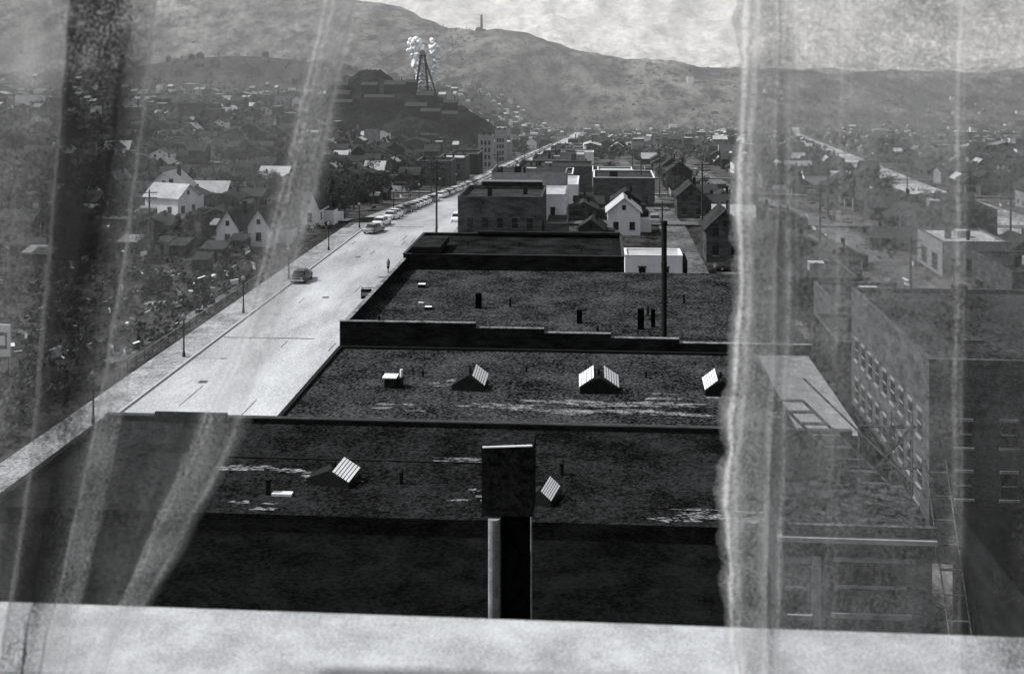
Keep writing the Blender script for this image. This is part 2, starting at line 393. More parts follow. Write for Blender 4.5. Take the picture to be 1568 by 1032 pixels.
for (x0, x1, y0, y1, h, w, rf) in ((-62, -50, 400, 414, 8, 'brick2', 'tarfar'), (-60, -50, 440, 458, 8, 'brick2', 'paleroof'), (-57, -50, 560, 567, 15, 'brick3', 'tarfar'), (-56, -50, 640, 648, 17, 'brick3', 'tarfar'), (-62, -50, 490, 510, 8, 'brick', 'tarfar'), (-62, -50, 670, 690, 10, 'greyp', 'paleroof')):
    g = hz(-50, y0); b = MB(); flat(b, x0, x1, y0, y1, g + h, w, rf, .6, 'coping', camw=3, stw=0, base=g - 6)
    for q in range(2): b.box(x0 + 2 + q * 3, x0 + 2.7 + q * 3, y0 + 3 + q, y0 + 3.7 + q, g + h, g + h + 1.8, 'brick')
    b.obj('brick_building')

# right side near
b = MB(); flat(b, 6.1, 11.1, 40, 43.9, 18.2, 'brick2', 'tar2', .0, 'wood', stw=0, base=-1)
b.box(6.0, 11.2, 39.7, 40.0, 17.7, 17.85, 'brick3'); b.box(6.05, 11.15, 39.85, 40.0, 17.2, 17.698, 'brick'); b.box(6.0, 11.2, 39.8, 39.999, 18.0, 18.25, 'brick2')
windows(b, 'y', 6.15, 7.15, 40, 15.2, 1, .75, 1.7, 'brick3'); windows(b, 'y', 7.5, 10.7, 40, 15.3, 1, 2.3, 1.7, 'brick3'); windows(b, 'y', 6.2, 11, 40, 11.5, 3, 1, 1.8, 'brick3')
b.box(7.15, 7.45, 39.9, 39.96, 14.4, 17.19, 'brick3')
b.obj('brick_tenement')
b = MB(); b.box(12.2, 24, 26, 41.5, -1, 18.4, 'brick', top='black'); windows(b, 'y', 13, 20, 26, 14, 4, 1, 1.9)
for dx in (11.3, 12.0): b.strut((dx, 41.6, 19.9), (dx, 38, 14), .03, 'brick2')
for k in range(9): b.box(11.3, 12.0, 41.4 - k * .4, 41.5 - k * .4, 19.5 - k * .66, 19.54 - k * .66, 'brick2')
b.obj('brick_tenement')
b = MB(); flat(b, 22, 44, 80, 104, 13.2, 'brick2', 'tar2', .3, 'brick2', camw=7, stw=4, base=-1, frame='greyp')
for x, y in ((25, 86), (29, 98), (33, 90)): b.box(x, x + 1, y, y + 1, 13.2, 15, 'brick')
b.obj('apartment_building')
for (x0, x1, y0, y1, h, w, rf) in ((22, 31, 110, 122, 7, 'brick', 'tar2'), (26, 36, 130, 144, 6, 'brick2', 'tar2'), (37, 41, 112, 130, 6, 'greyp', 'tar2'), (24, 33, 152, 164, 5, 'brick', 'tar2'),
        (52, 66, 152, 168, 6, 'brick2', 'tar2'), (52, 62, 182, 196, 5, 'greyp', 'paleroof'), (56, 70, 114, 132, 7, 'brick', 'tar2'), (56, 70, 212, 224, 6, 'brick2', 'tar2')):
    b = MB(); flat(b, x0, x1, y0, y1, h, w, rf, .3, 'brick2', camw=4, stw=2, base=-1)
    vent(b, (x0 + x1) / 2, y0 + 4, h, 1.4, .25); b.box(x0 + 2, x0 + 2.8, y0 + 5, y0 + 5.8, h, h + 1.6, 'brick'); b.box(x0 + 4, x0 + 6, y0 + 6, y0 + 8, h, h + 1.1, 'greyp', top='paleroof'); b.obj('brick_building')
b = MB()
for dx in (0, 1.0): b.strut((7.0 + dx, 46.5, 20.4), (11.2 + dx, 44.5, 16.6), .06, 'brick2')
for k in range(11):
    f = k / 10; b.box(7.0 + 4.2 * f, 8.0 + 4.2 * f, 46.5 - 2 * f - .12, 46.5 - 2 * f + .12, 20.4 - 3.8 * f, 20.45 - 3.8 * f, 'brick2')
b.strut((8, 46.5, 21.3), (12.2, 44.5, 17.5), .04, 'brick2')
for x, z0, z1 in ((10.2, 16.7, 19.4), (11.4, 16.7, 20), (12.2, 16.7, 20)): b.strut((x, 46.8, z0), (x, 46.8, z1), .06, 'brick2')
b.strut((10.2, 46.8, 19.4), (12.4, 46.8, 19.4), .06, 'brick2'); b.strut((8.5, 46.8, 17.8), (12.4, 46.8, 17.8), .05, 'brick2'); b.strut((12.2, 46.8, 19.4), (10.2, 46.8, 17), .05, 'brick2')
b.obj('outdoor_staircase')

# chimney close to the hotel
b = MB()
b.box(-2.02, -1.44, 24.6, 25.3, 14, 24.3, 'black')
b.box(-2.42, -1.34, 24.5, 25.5, 24.301, 25.75, 'tar')
b.strut((-2.40, 24.47, 25.74), (-1.36, 24.47, 25.80), .022, 'metal', 6)
b.strut((-2.16, 24.5, 14), (-2.16, 24.5, 24.25), .125, 'greyp', 16)
b.strut((-1.38, 24.5, 14), (-1.38, 24.5, 24.3), .02, 'greyp', 8)
b.obj('brick_chimney')
b = MB(); b.strut((6.1, 108.7, 7.7), (6.1, 108.7, 18.2), .25, 'darkmetal', 14); b.strut((6.1, 108.7, 18.2), (6.1, 108.7, 18.5), .31, 'darkmetal', 14)
for z in (11, 14.5): b.strut((6.1, 108.7, z), (6.1, 108.7, z + .15), .29, 'darkmetal', 14)
b.obj('smokestack')

def skylight(x, y, z, w, d, h, left=True, right=True, rz=0):
    b = MB(); c = h * .35
    b.box(-w / 2, w / 2, -d / 2, d / 2, 0, c, 'darkmetal')
    b.face([(-w / 2, -d / 2, c), (w / 2, -d / 2, c), (0, -d / 2, h)], 'darkmetal'); b.face([(w / 2, d / 2, c), (-w / 2, d / 2, c), (0, d / 2, h)], 'darkmetal')
    b.face([(-w / 2, -d / 2, c), (0, -d / 2, h), (0, d / 2, h), (-w / 2, d / 2, c)], 'darkmetal'); b.face([(w / 2, -d / 2, c), (w / 2, d / 2, c), (0, d / 2, h), (0, -d / 2, h)], 'darkmetal')
    for sd, on in ((-1, left), (1, right)):
        if not on: continue
        for k in range(6):
            f0 = k / 6; f1 = f0 + .125
            p = lambda f, e: (sd * (w * .14 + w * .40 * f), -d / 2 - .05 + e * d, h + .04 - (h - c) * .95 * f + e * .45 * h)
            b.face([p(f0, 0), p(f1, 0), p(f1, .9), p(f0, .9)], 'metal')
    b.box(-.08, .08, -.08, .08, h, h + h * .35, 'darkmetal')
    return b.obj('skylight', (x, y, z), rz)
skylight(-10.2, 94, 7, 2.6, 1.8, 1.25, False, True, -.1); skylight(.1, 94, 7, 3.0, 1.8, 1.3, True, True, .02); skylight(9.7, 94, 7, 2.6, 1.8, 1.25, True, False, .05)
skylight(-10.8, 47.6, 16.4, 1.9, 1.2, .6, False, True, -.25); skylight(-2.15, 46.2, 16.4, 1.1, 1.2, .55, False, True, -.3)
b = MB(); b.box(-.7, .7, -.5, .5, 0, .8, 'darkmetal', top='darkmetal'); b.box(-.85, .3, -.65, .65, .8, .88, 'metal'); b.box(-.3, .3, -.6, -.5, .2, .7, 'glass'); b.strut((.6, 0, .8), (.6, 0, 1.4), .12, 'metal', 8); b.obj('roof_hatch', (-16.4, 94, 7))

# ------------------------------------------------------------ houses
def house_mesh(w, d, h, rh, wall, roof, porch=True):
    b = MB()
    b.box(-w / 2, w / 2, -d / 2, d / 2, -3, h, wall)
    o = .45
    for y in (-d / 2, d / 2): b.face([(-w / 2, y, h), (w / 2, y, h), (0, y, h + rh)], wall)
    for sg in (-1, 1):
        e = (sg * (w / 2 + o), h - o * rh / (w / 2)); n = 0.18
        b.loft([[(0, y, h + rh), (e[0], y, e[1]), (e[0], y, e[1] + n), (0, y, h + rh + n)] for y in (-d / 2 - o, d / 2 + o)], roof)
    for x in ((-w * .25, w * .25) if w > 5.5 else (0,)):
        b.box(x - .5, x + .5, -d / 2 - .04, -d / 2 + .1, 1.1, 2.5, 'glass'); b.box(x - .6, x + .6, -d / 2 - .1, -d / 2 + .1, .98, 1.098, 'greyp')
        if h > 4.5: b.box(x - .5, x + .5, -d / 2 - .04, -d / 2 + .1, 4.0, 5.2, 'glass')
    b.box(-.35, .35, -d / 2 - .04, -d / 2 + .1, h + .3, h + 1.2, 'glass')
    for yy in (-d * .25, d * .2):
        for sg in (-1, 1):
            x = sg * w / 2; b.box(min(x, x + sg * .04), max(x, x + sg * .04), yy - .5, yy + .5, 1.1, 2.4, 'glass')
    b.box(-.3 + w * .18, .3 + w * .18, d * .1, d * .1 + .6, h + rh * .3, h + rh + .9, 'brick')
    b.box(w / 2, w / 2 + 2.2, 0, d * .4, -3, 2.4, wall, top=roof)
    if porch:
        b.face([(-w * .45, -d / 2 - 1.8, 2.3), (w * .45, -d / 2 - 1.8, 2.3), (w * .45, -d / 2 - .05, 2.8), (-w * .45, -d / 2 - .05, 2.8)], roof)
        for x in (-w * .42, w * .42): b.strut((x, -d / 2 - 1.7, -1), (x, -d / 2 - 1.7, 2.3), .08, 'white')
    return b.mesh('house')
walls = ['white', 'greyp', 'brick2', 'brick', 'brick3', 'wood']; roofs = ['tarfar', 'tarfar', 'paleroof', 'tarfar', 'wood', 'tarfar', 'tarfar']
HM = [house_mesh(R.uniform(5.5, 8.5), R.uniform(7, 11), R.choice([3, 3.2, 5.8]), R.uniform(1.8, 3), walls[[0, 1, 2, 3, 5, 3, 2, 1, 4, 3, 5, 2][k]], roofs[k % 7], k % 2 == 0) for k in range(12)]
DH = [HM[3], HM[4], HM[5], HM[6], HM[10], HM[11]]
wh = house_mesh(6, 8, 4.4, 2.4, 'white', 'paleroof', False); wh2 = house_mesh(4, 9, 3.6, 3.0, 'white', 'tarfar', False); dk = house_mesh(6, 9, 5, 2.6, 'brick2', 'tarfar', False)
def put(me, x, y, rz=0, nm='house', sc=(1, 1, 1)): inst(me, nm, (x, y, hz(x, y)), rz, sc)
put(wh, 4.9, 223, 0, 'white_house'); put(wh, -91, 246, math.radians(70), 'white_house', (1.1, 1.1, 1)); put(wh, -97, 262, 0, 'white_house', (1.2, 1.2, 1.3))
put(wh2, -63.5, 204, -.1, 'white_house'); put(wh2, -58.6, 206, -.1, 'white_house'); put(wh2, -55.5, 228, 0, 'white_house', (.9, 1, 1.2))
put(dk, 20.5, 196, 0, 'dark_house', (1, 1, 1.1)); put(dk, 20, 258, 0, 'dark_house')
placed = [(-63.5, 204), (-58.6, 206), (-55.5, 228)]
for t in np.arange(246, 700, 14):
    if any(abs(t - c) < 10 for c in (236, 352, 470, 590, 720)): continue
    for s in np.arange(-420, 330, 11.5):
        if -55 < s < -4 or abs(s - 14.5) < 7 or abs(s - 45) < 8: continue
        if -74 < s < -48 and t > 392: continue
        if -4 < s < 16 and 280 < t < 395: continue
        hw = 83 + (t - 238) * .146
        if abs(s - hw) < 14: continue
        if s < -.6 * t - 25 or s > .47 * t + 25: continue
        if (s % 75) < 7: continue
        x, y = s + R.uniform(-2.4, 2.4), t + R.uniform(-3, 3)
        if abs(x + 92) < 16 and abs(y - 254) < 17: continue
        if R.random() < .8:
            put(R.choice(HM if R.random() < (.42 if s < 0 else .6) else DH), x, y, R.choice([0, 0, math.pi / 2]) + R.uniform(-.08, .08), 'house', (R.uniform(.65, 1.1), R.uniform(.7, 1.1), R.uniform(.7, 1.15))); placed.append((x, y))
for x, y, k in ((-82, 214, 3), (-96, 208, 5), (-109, 216, 10), (-86, 188, 5), (-100, 182, 10), (-74, 226, 11), (-120, 205, 4), (-103, 150, 5), (34, 178, 3), (24, 178, 10), (64, 184, 5), (76, 196, 2), (88, 205, 3), (30, 215, 4), (60, 236, 3), (72, 244, 5), (26, 228, 2), (36, 232, 11), (28, 190, 5), (66, 140, 3), (34, 248, 3), (38, 190, 4), (50, 208, 11), (33, 200, 3), (-3, 252, 11), (6, 250, 5), (-2, 268, 6), (7, 270, 10), (-1, 214, 10)):
    put(HM[k], x, y, R.choice([0, 1.57]) + R.uniform(-.1, .1), 'house', (.8, .8, .75)); placed.append((x, y))

def heap(x, y):
    g = hz(x, y) - 1.5
    def cone(cx, cy, top, r, fl): return top - max(0, math.hypot((x - cx), (y - cy) * .7) - fl) * r
    h = max(cone(-178, 915, 19, .8, 8), cone(-152, 900, 2, .75, 24), cone(-118, 895, -8, .7, 16), cone(-180, 870, -6, .5, 28), cone(-140, 865, -14, .5, 28))
    return max(g, h + noise.noise(Vector((x / 11, y / 14, 0))) * 4 + noise.noise(Vector((x / 4, y / 6, 3))) * 1.5)

# distant town as a single mass
b = MB()
ws = ['brick', 'brick', 'brick2', 'greyp', 'white', 'brick3', 'wood', 'brick2']; rs = ['tarfar', 'tarfar', 'paleroof', 'tarfar', 'greyp', 'tarfar']
t = 705.
while t < 2950:
    for s in np.arange(-1500, 1400, 12.5 + t * .006):
        if s < -.58 * t or s > .45 * t: continue
        if -50 < s < -22 and t < 2340: continue
        hw = 83 + (t - 238) * .146
        if abs(s - hw) < 17: continue
        if heap(s, t) > hz(s, t) - 1: continue
        if any(abs(t - c) < 9 for c in (720, 860, 1020, 1200, 1450, 1750)): continue
        if t > 2450 and (s < -50 or R.random() < .6): continue
        if s < -250 and t > 1450 and R.random() < .8: continue
        if R.random() < .33 or noise.noise(Vector((s / 160, t / 220, 1))) < -.3: continue
        x = s + R.uniform(-4, 4); y = t + R.uniform(-5, 5); g = hz(x, y)
        w = R.uniform(4, 10); d = R.uniform(6, 12); h = R.choice([3, 3.5, 6, 6, 9]); wl = R.choice(ws); rf = R.choice(rs)
        if R.random() < .12: w *= 1.8; d *= 1.7; h *= 1.3
        b.box(x - w / 2, x + w / 2, y - d / 2, y + d / 2, g - 4, g + h, wl, top=rf)
        if h < 8:
            r = R.uniform(1.8, 3)
            if R.random() < .5:
                b.face([(x - w / 2, y - d / 2, g + h), (x + w / 2, y - d / 2, g + h), (x, y - d / 2, g + h + r)], wl)
                b.face([(x - w / 2 - .4, y - d / 2 - .3, g + h), (x, y - d / 2 - .3, g + h + r + .1), (x, y + d / 2, g + h + r + .1), (x - w / 2 - .4, y + d / 2, g + h)], rf)
                b.face([(x + w / 2 + .4, y - d / 2 - .3, g + h), (x + w / 2 + .4, y + d / 2, g + h), (x, y + d / 2, g + h + r + .1), (x, y - d / 2 - .3, g + h + r + .1)], rf)
            else:
                b.face([(x - w / 2, y - d / 2 - .4, g + h), (x + w / 2, y - d / 2 - .4, g + h), (x + w / 2, y, g + h + r), (x - w / 2, y, g + h + r)], rf)
                b.face([(x + w / 2, y + d / 2, g + h), (x - w / 2, y + d / 2, g + h), (x - w / 2, y, g + h + r), (x + w / 2, y, g + h + r)], rf)
        if R.random() < .3: b.box(x + 1, x + 1.8, y, y + .8, g + h, g + h + R.uniform(2, 5), 'brick')
        for q in (-.25, .25): b.face([(x + w * q - .5, y - d / 2 - .03, g + 1), (x + w * q + .5, y - d / 2 - .03, g + 1), (x + w * q + .5, y - d / 2 - .03, g + 2.3), (x + w * q - .5, y - d / 2 - .03, g + 2.3)], 'glass')
    t += 15 + t * .006
b.obj('distant_town')

# ------------------------------------------------------------ trees
def tree_mesh(h, wd, n, seed, conifer=False):
    r = random.Random(seed); b = MB()
    b.strut((0, 0, -.5), (0, 0, h * (.95 if conifer else .5)), h * .03, 'bark', 7, h * .006 if conifer else h * .016)
    cl = []
    if conifer:
        for k in range(26):
            f = k / 26; z = h * (.08 + .9 * f); rr = wd * (1 - f) ** .9 * r.uniform(.6, 1.15)
            for q in range(6):
                a = r.uniform(0, 6.28); p = Vector((math.cos(a) * rr, math.sin(a) * rr, z - rr * .2)); b.strut((0, 0, z), p, h * .006, 'bark', 3)
                for e in (.35, .7, 1): cl.append((Vector((p.x * e, p.y * e, z - rr * .2 * e)), h * .045 + rr * .12))
    else:
        for k in range(9):
            a = r.uniform(0, 6.28); z0 = h * r.uniform(.3, .5); p = Vector((math.cos(a) * wd * r.uniform(.4, .9), math.sin(a) * wd * r.uniform(.4, .9), h * r.uniform(.55, .95)))
            b.strut((0, 0, z0), p, h * .012, 'bark', 4, h * .004)
            for q in range(4): cl.append((p + Vector((r.gauss(0, .25), r.gauss(0, .25), r.gauss(0, .2))) * wd, wd * r.uniform(.2, .36)))
    for p, rad in cl:
        for q in range(n):
            d = Vector((r.gauss(0, 1), r.gauss(0, 1), r.gauss(0, .8))); d = d.normalized() * rad * r.random() ** .4; c = p + d
            u_ = Vector((r.gauss(0, 1), r.gauss(0, 1), r.gauss(0, 1))).normalized(); v_ = u_.orthogonal().normalized(); sz = h * .016
            b.face([c - u_ * sz - v_ * sz, c + u_ * sz - v_ * sz, c + u_ * sz + v_ * sz, c - u_ * sz + v_ * sz], 'leaf')
    return b.mesh('tree')
TM = [tree_mesh(7, 2.4, 22, 1), tree_mesh(6, 2.0, 20, 2), tree_mesh(8, 2.6, 16, 3)]; PM = tree_mesh(6.5, 1.9, 9, 4, True)
for x, y, k in ((-70, 197, 1), (-67.5, 199, .85), (-73, 200, .9), (-62, 236, 1.1), (-60, 262, 1.2)): inst(PM, 'pine_tree', (x, y, hz(x, y)), R.uniform(0, 6), (k, k, k))
n = 0
while n < 380:
    t = R.uniform(205, 700) if n < 300 else R.uniform(112, 240); s = R.uniform(-.58 * t, .42 * t) if n < 300 else R.choice([R.uniform(-.58 * t, -54), R.uniform(24, max(26, .4 * t))])
    if n < 120: t = R.uniform(240, 480); s = R.uniform(-.5 * t, -51)
    if -50.5 < s < 1 or abs(s - 14.5) < 5 or abs(s - 45) < 6 or abs(s - 83 - (t - 238) * .146) < 12: continue
    if s > -50 and t < 245 and s < 21: continue
    if n >= 300 and s > 20 and t < 145: n += 1; continue
    if any((s - a) ** 2 + (t - c) ** 2 < 22 for a, c in placed): continue
    k = R.uniform(.5, 1.1) * (1 if n < 300 else .6); inst(R.choice(TM), 'tree', (s, t, hz(s, t) - (0 if n < 300 else 1)), R.uniform(0, 6), (k, k, k)); n += 1
def clumps(name, pts, k):
    b = MB()
    for s, t, h, m_ in pts:
        g = hz(s, t)
        for e in range(m_):
            c = Vector((s + R.gauss(0, h * .3), t + R.gauss(0, h * .3), g + h * R.uniform(.05, 1))); u_ = Vector((R.gauss(0, 1), R.gauss(0, 1), R.gauss(0, 1))).normalized(); v_ = u_.orthogonal(); sz = h * .13
            b.face([c - u_ * sz - v_ * sz, c + u_ * sz - v_ * sz, c + u_ * sz + v_ * sz, c - u_ * sz + v_ * sz], k)
    b.obj(name)
P = []
while len(P) < 4600:
    t = 700 * (4.6 ** R.random()); s = R.uniform(-.56 * t, .43 * t)
    if len(P) > 3600: t = R.uniform(2450, 3230)
    if -52 < s < -20 or abs(s - 83 - (t - 238) * .146) < 12: continue
    P.append((s, t, R.uniform(3, 8) * (1 + max(0, t - 2400) / 1500), 12))
clumps('distant_trees', P, 'leaf')
P = []
while len(P) < 700:
    t = R.uniform(95, 245); s = R.uniform(-.55 * t, -51.5)
    P.append((s, t, R.uniform(.4, 1.5), 26))
clumps('shrubs', P, 'leaf')
b = MB()
for q in range(300):
    t = R.uniform(240, 560); s = R.choice([R.uniform(-.55 * t, -56), R.uniform(20, .42 * t)])
    if abs(s - 45) < 8 or abs(s - 83 - (t - 238) * .146) < 16: continue
    g = hz(s, t); l = R.uniform(4, 12)
    k = R.choice(['wood', 'greyp', 'wood', 'white'])
    if R.random() < .5: b.box(s, s + l, t, t + .1, g - 2, g + 1.5, k)
    else: b.box(s, s + .1, t, t + l, g - 2, g + 1.5, k)
b.obj('yard_fences')
b = MB()
for q in range(90):
    t = R.uniform(175, 330); s = R.choice([R.uniform(-.55 * t, -56), R.uniform(24, .42 * t + 2)])
    if abs(s - 45) < 8 or abs(s - 83 - (t - 238) * .146) < 12 or (s > 0 and t < 165) or any((s - a) ** 2 + (t - c) ** 2 < 40 for a, c in placed): continue
    g = hz(s, t); w = R.uniform(2, 3.5); d = R.uniform(2.5, 4); k = R.choice(['wood', 'brick', 'greyp', 'wood']); r = R.choice(['tarfar', 'greyp', 'wood', 'tarfar'])
    b.box(s, s + w, t, t + d, g - 1, g + 2, k); b.face([(s - .2, t - .2, g + 2.02), (s + w + .2, t - .2, g + 2.02), (s + w + .2, t + d + .2, g + 2.7), (s - .2, t + d + .2, g + 2.7)], r); b.box(s + w * .3, s + w * .6, t - .03, t, g, g + 1.7, 'glass')
b.obj('garden_sheds')
b = MB()
for q in range(1100):   # boards, laundry, scrap timber lying in the yards
    t = 125 * (7 ** R.random()); s = R.choice([R.uniform(-.55 * t, -52), R.uniform(20, max(22, .42 * t))])
    if s > 0 and t < 150: continue
    g = hz(s, t) + .05; l = R.uniform(.3, 1.6); w = R.uniform(.15, .6); a = R.uniform(0, 3.14); c, si = math.cos(a), math.sin(a)
    hh = R.uniform(.1, 1.2)
    b.face([(s, t, g), (s + l * c, t + l * si, g), (s + l * c, t + l * si, g + hh), (s, t, g + hh * .8)], R.choice(['white', 'brick3', 'paleroof', 'wood']))
    b.face([(s, t, g + hh * .8), (s + l * c, t + l * si, g + hh), (s + l * c - w * si, t + l * si + w * c, g + hh), (s - w * si, t + w * c, g + hh * .8)], R.choice(['white', 'brick3', 'greyp', 'wood']))
b.obj('yard_clutter')

# ------------------------------------------------------------ cars
def car_mesh(paint):
    b = MB()
    def sec(y, w, z0, z1): return [(-w, y, z0), (-w * 1.0, y, (z0 + z1) / 2), (-w * .9, y, z1 - .04), (-w * .5, y, z1 + .02), (w * .5, y, z1 + .02), (w * .9, y, z1 - .04), (w, y, (z0 + z1) / 2), (w, y, z0)]
    b.loft([sec(-2.6, .75, .38, .72), sec(-2.45, .92, .3, .9), (sec(-1.6, .97, .28, .98)), sec(-.9, .98, .28, 1.0), sec(.9, .98, .28, 1.0), sec(1.6, .97, .28, .98), sec(2.35, .92, .3, .9), sec(2.55, .75, .38, .7)], paint)
    def cab(y, w, z0, z1): return [(-w, y, z0), (-w * .84, y, z1), (w * .84, y, z1), (w, y, z0)]
    b.loft([cab(-1.75, .78, .98, 1.0), cab(-1.15, .84, .98, 1.42), cab(-.2, .86, .98, 1.46), cab(.55, .84, .98, 1.42), cab(1.15, .78, .98, 1.0)], 'glass')
    b.loft([[(-w, y, z), (-w * .9, y, z + .09), (w * .9, y, z + .09), (w, y, z)] for y, w, z in ((-1.3, .66, 1.40), (-.3, .73, 1.47), (.6, .66, 1.41))], paint)
    for y, e in ((-1.2, 0), (-.25, 0), (.6, 0)):
        for sg in (-1, 1): b.strut((sg * .85, y - .1, .98), (sg * .70, y, 1.46), .035, paint)
    for y in (-2.66, 2.6): b.box(-.9, .9, y - .05, y + .05, .42, .58, 'chrome')
    for sg in (-1, 1):
        b.box(sg * .62 - .1, sg * .62 + .1, -2.66, -2.5, .66, .84, 'chrome'); b.box(sg * .62 - .12, sg * .62 + .12, 2.42, 2.58, .64, .86, 'chrome')
        for y in (-1.65, 1.6):
            b.strut((sg * .78, y, .34), (sg * 1.0, y, .34), .34, 'rubber', 14); b.strut((sg * 1.0, y, .34), (sg * 1.01, y, .34), .17, 'chrome', 10)
    return b.mesh('car')
CM = [car_mesh('carw'), car_mesh('carg'), car_mesh('cark'), car_mesh('carw')]
def car(x, y, k, rz=0):
    sl = math.atan2(hz(-36, y + 2) - hz(-36, y - 2), 4) if abs(x + 36) < 10 else 0
    o = inst(CM[k], 'parked_car', (x, y, hz(x, y) + .06), rz, (1.15, 1.1, 1.15)); o.rotation_euler[0] = sl
car(-43.9, 172, 2); car(-42, 219, 1, -.25); car(-42.2, 228, 0, -.2); car(-42.7, 242, 0, -.15); car(-43, 249, 3, -.1)
t = 257
while t < 1100:
    if R.random() < .97: car(-43.2 + R.uniform(-.2, .2), t, R.choice([0, 0, 1, 3, 3, 2]))
    t += R.uniform(6.2, 7.0)
t = 224
while t < 1000:
    if R.random() < .75: car(-28.6, t, R.choice([0, 0, 1, 2]), math.pi)
    t += R.uniform(6.4, 8)
car(-33, 540, 1); car(-38, 420, 0); car(21, 185, 2, math.pi / 2); car(11.5, 240, 1); car(19, 169, 0, 1.2)

# ------------------------------------------------------------ street furniture
b = MB()
b.strut((0, 0, 0), (0, 0, .5), .17, 'darkmetal', 10, .12); b.strut((0, 0, .5), (0, 0, 3.7), .085, 'darkmetal', 8, .06)
b.strut((0, 0, 3.7), (0, 0, 3.85), .14, 'darkmetal', 8, .2); b.strut((0, 0, 3.85), (0, 0, 4.15), .17, 'greyp', 10, .26); b.strut((0, 0, 4.15), (0, 0, 4.4), .26, 'greyp', 10, .06)
LM = b.mesh('street_lamp')
for t in (82, 104, 127.5, 149.5, 172, 198, 224, 262, 300, 340, 380): inst(LM, 'street_lamp', (-45.8, t, hz(-45, t) + .2), 0, (1.15, 1.15, 1.1))
for t in (70, 146, 190, 245): inst(LM, 'street_lamp', (-26.2, t, hz(-27, t) + .2), 0, (1, 1, 1.8 if t == 146 else 1.1))
def pole(x, y, h, arms=2):
    b = MB(); b.strut((0, 0, -1), (0, 0, h), .19, 'wood', 8, .13)
    for k in range(arms):
        z = h - .6 - k * .9; b.box(-1.4, 1.4, -.07, .07, z, z + .14, 'wood')
        for q in (-1.2, -.7, .7, 1.2): b.strut((q, 0, z + .14), (q, 0, z + .34), .05, 'greyp', 6)
        b.strut((-.9, .1, z), (0, .1, z - .7), .03, 'darkmetal'); b.strut((.9, .1, z), (0, .1, z - .7), .03, 'darkmetal')
    b.obj('utility_pole', (x, y, hz(x, y)))
for a in ((-26, 189, 16.5), (10.8, 198, 9), (17.6, 200, 15.5), (-25.5, 300, 13), (17.8, 262, 12), (11, 300, 12), (17.8, 340, 12), (11.2, 380, 12), (-47, 330, 12), (-47.5, 420, 12), (-26, 420, 12), (-62, 260, 11), (39, 210, 11), (39, 150, 11), (50, 260, 11), (-100, 300, 11), (-150, 330, 11), (-25.5, 520, 12), (90, 350, 12), (75, 220, 12), (-78, 200, 10), (-78, 168, 10), (30, 250, 11), (-130, 280, 11), (-85, 340, 11), (-110, 390, 11)): pole(*a)
b = MB()
for y in np.arange(122, 196, 2.4): b.strut((-50, y, 0), (-50, y, 1.15), .05, 'wood')
b.box(-50.03, -49.97, 122, 195.5, 1.0, 1.1, 'greyp'); b.box(-50.03, -49.97, 122, 195.5, .5, .58, 'wood')
b.obj('fence')
b = MB()
b.box(-.6, .6, -.05, .05, .0, 1.1, 'darkmetal'); b.box(-.5, .5, -.07, -.052, .35, .75, 'greyp'); b.strut((-.6, 0, 1.25), (1.9, 0, 1.25), .04, 'darkmetal'); b.strut((-.4, 0, 1.1), (-.4, 0, 1.25), .03, 'darkmetal'); b.strut((.4, 0, 1.1), (.4, 0, 1.25), .03, 'darkmetal')
b.obj('hanging_sign', (-25.6, 129, 6.6))
b = MB(); b.box(-.9, .9, -.1, .1, 1.6, 5, 'white'); b.box(-.6, .6, -.13, -.102, 2.4, 4.2, 'darkmetal'); b.box(-.4, .4, -.15, -.132, 2.8, 3.8, 'white')
for x in (-.7, .7): b.strut((x, 0, -.5), (x, 0, 1.6), .08, 'wood')
b.obj('billboard', (-63.3, 121, 0))
b = MB()
rr = random.Random(5)
for q, (x0, x1, y0, y1) in enumerate(((-55, -52, 122, 137), (-62, -56, 154, 157.2), (-60, -57, 150, 154), (-53, -51.5, 140, 170), (-75, -66, 176, 180))):
    c = ((x0 + x1) / 2, (y0 + y1) / 2); b.face([(c[0] + math.cos(a / 16 * 6.283) * (x1 - x0) / 2 * rr.uniform(.6, 1.1), c[1] + math.sin(a / 16 * 6.283) * (y1 - y0) / 2 * rr.uniform(.6, 1.1), .012 + q * .004) for a in range(16)], 'dirt' if q != 1 else 'walk')
b.obj('footpath')

# ------------------------------------------------------------ mine
nx, ny = 110, 80
gx = np.linspace(-300, -52, nx); gy = np.linspace(770, 1040, ny)
vv = [(x, y, heap(x, y)) for y in gy for x in gx]
ff = [(j * nx + i, j * nx + i + 1, (j + 1) * nx + i + 1, (j + 1) * nx + i) for j in range(ny - 1) for i in range(nx - 1)]
me = bpy.data.meshes.new('mine_waste_heap'); me.from_pydata(vv, [], ff); me.materials.append(M['heap']); me.update(); COL.objects.link(bpy.data.objects.new('mine_waste_heap', me))
b = MB(); w = .5
T4 = [(-1.6, -1.6), (1.6, -1.6), (1.6, 1.6), (-1.6, 1.6)]; B4 = [(-6.5, -4), (5, -4), (5, 4), (-6.5, 4)]; HH = 30
for k in range(4): b.strut((*B4[k], -6), (*T4[k], HH), w, 'darkmetal')
for lv in range(5):
    f0, f1 = lv / 5, (lv + 1) / 5
    PP = lambda k, f: tuple(B4[k][i] * (1 - f) + T4[k][i] * f for i in (0, 1)) + (HH * f,)
    for k in range(4):
        b.strut(PP(k, f1), PP((k + 1) % 4, f1), .25, 'darkmetal'); b.strut(PP(k, f0), PP((k + 1) % 4, f1), .2, 'darkmetal')
for y in (-1.4, 1.4): b.strut((1.4, y, HH - 1), (13, y, -8), .45, 'darkmetal')
b.box(-2.4, 2.4, -2.4, 2.4, HH, HH + .8, 'darkmetal')
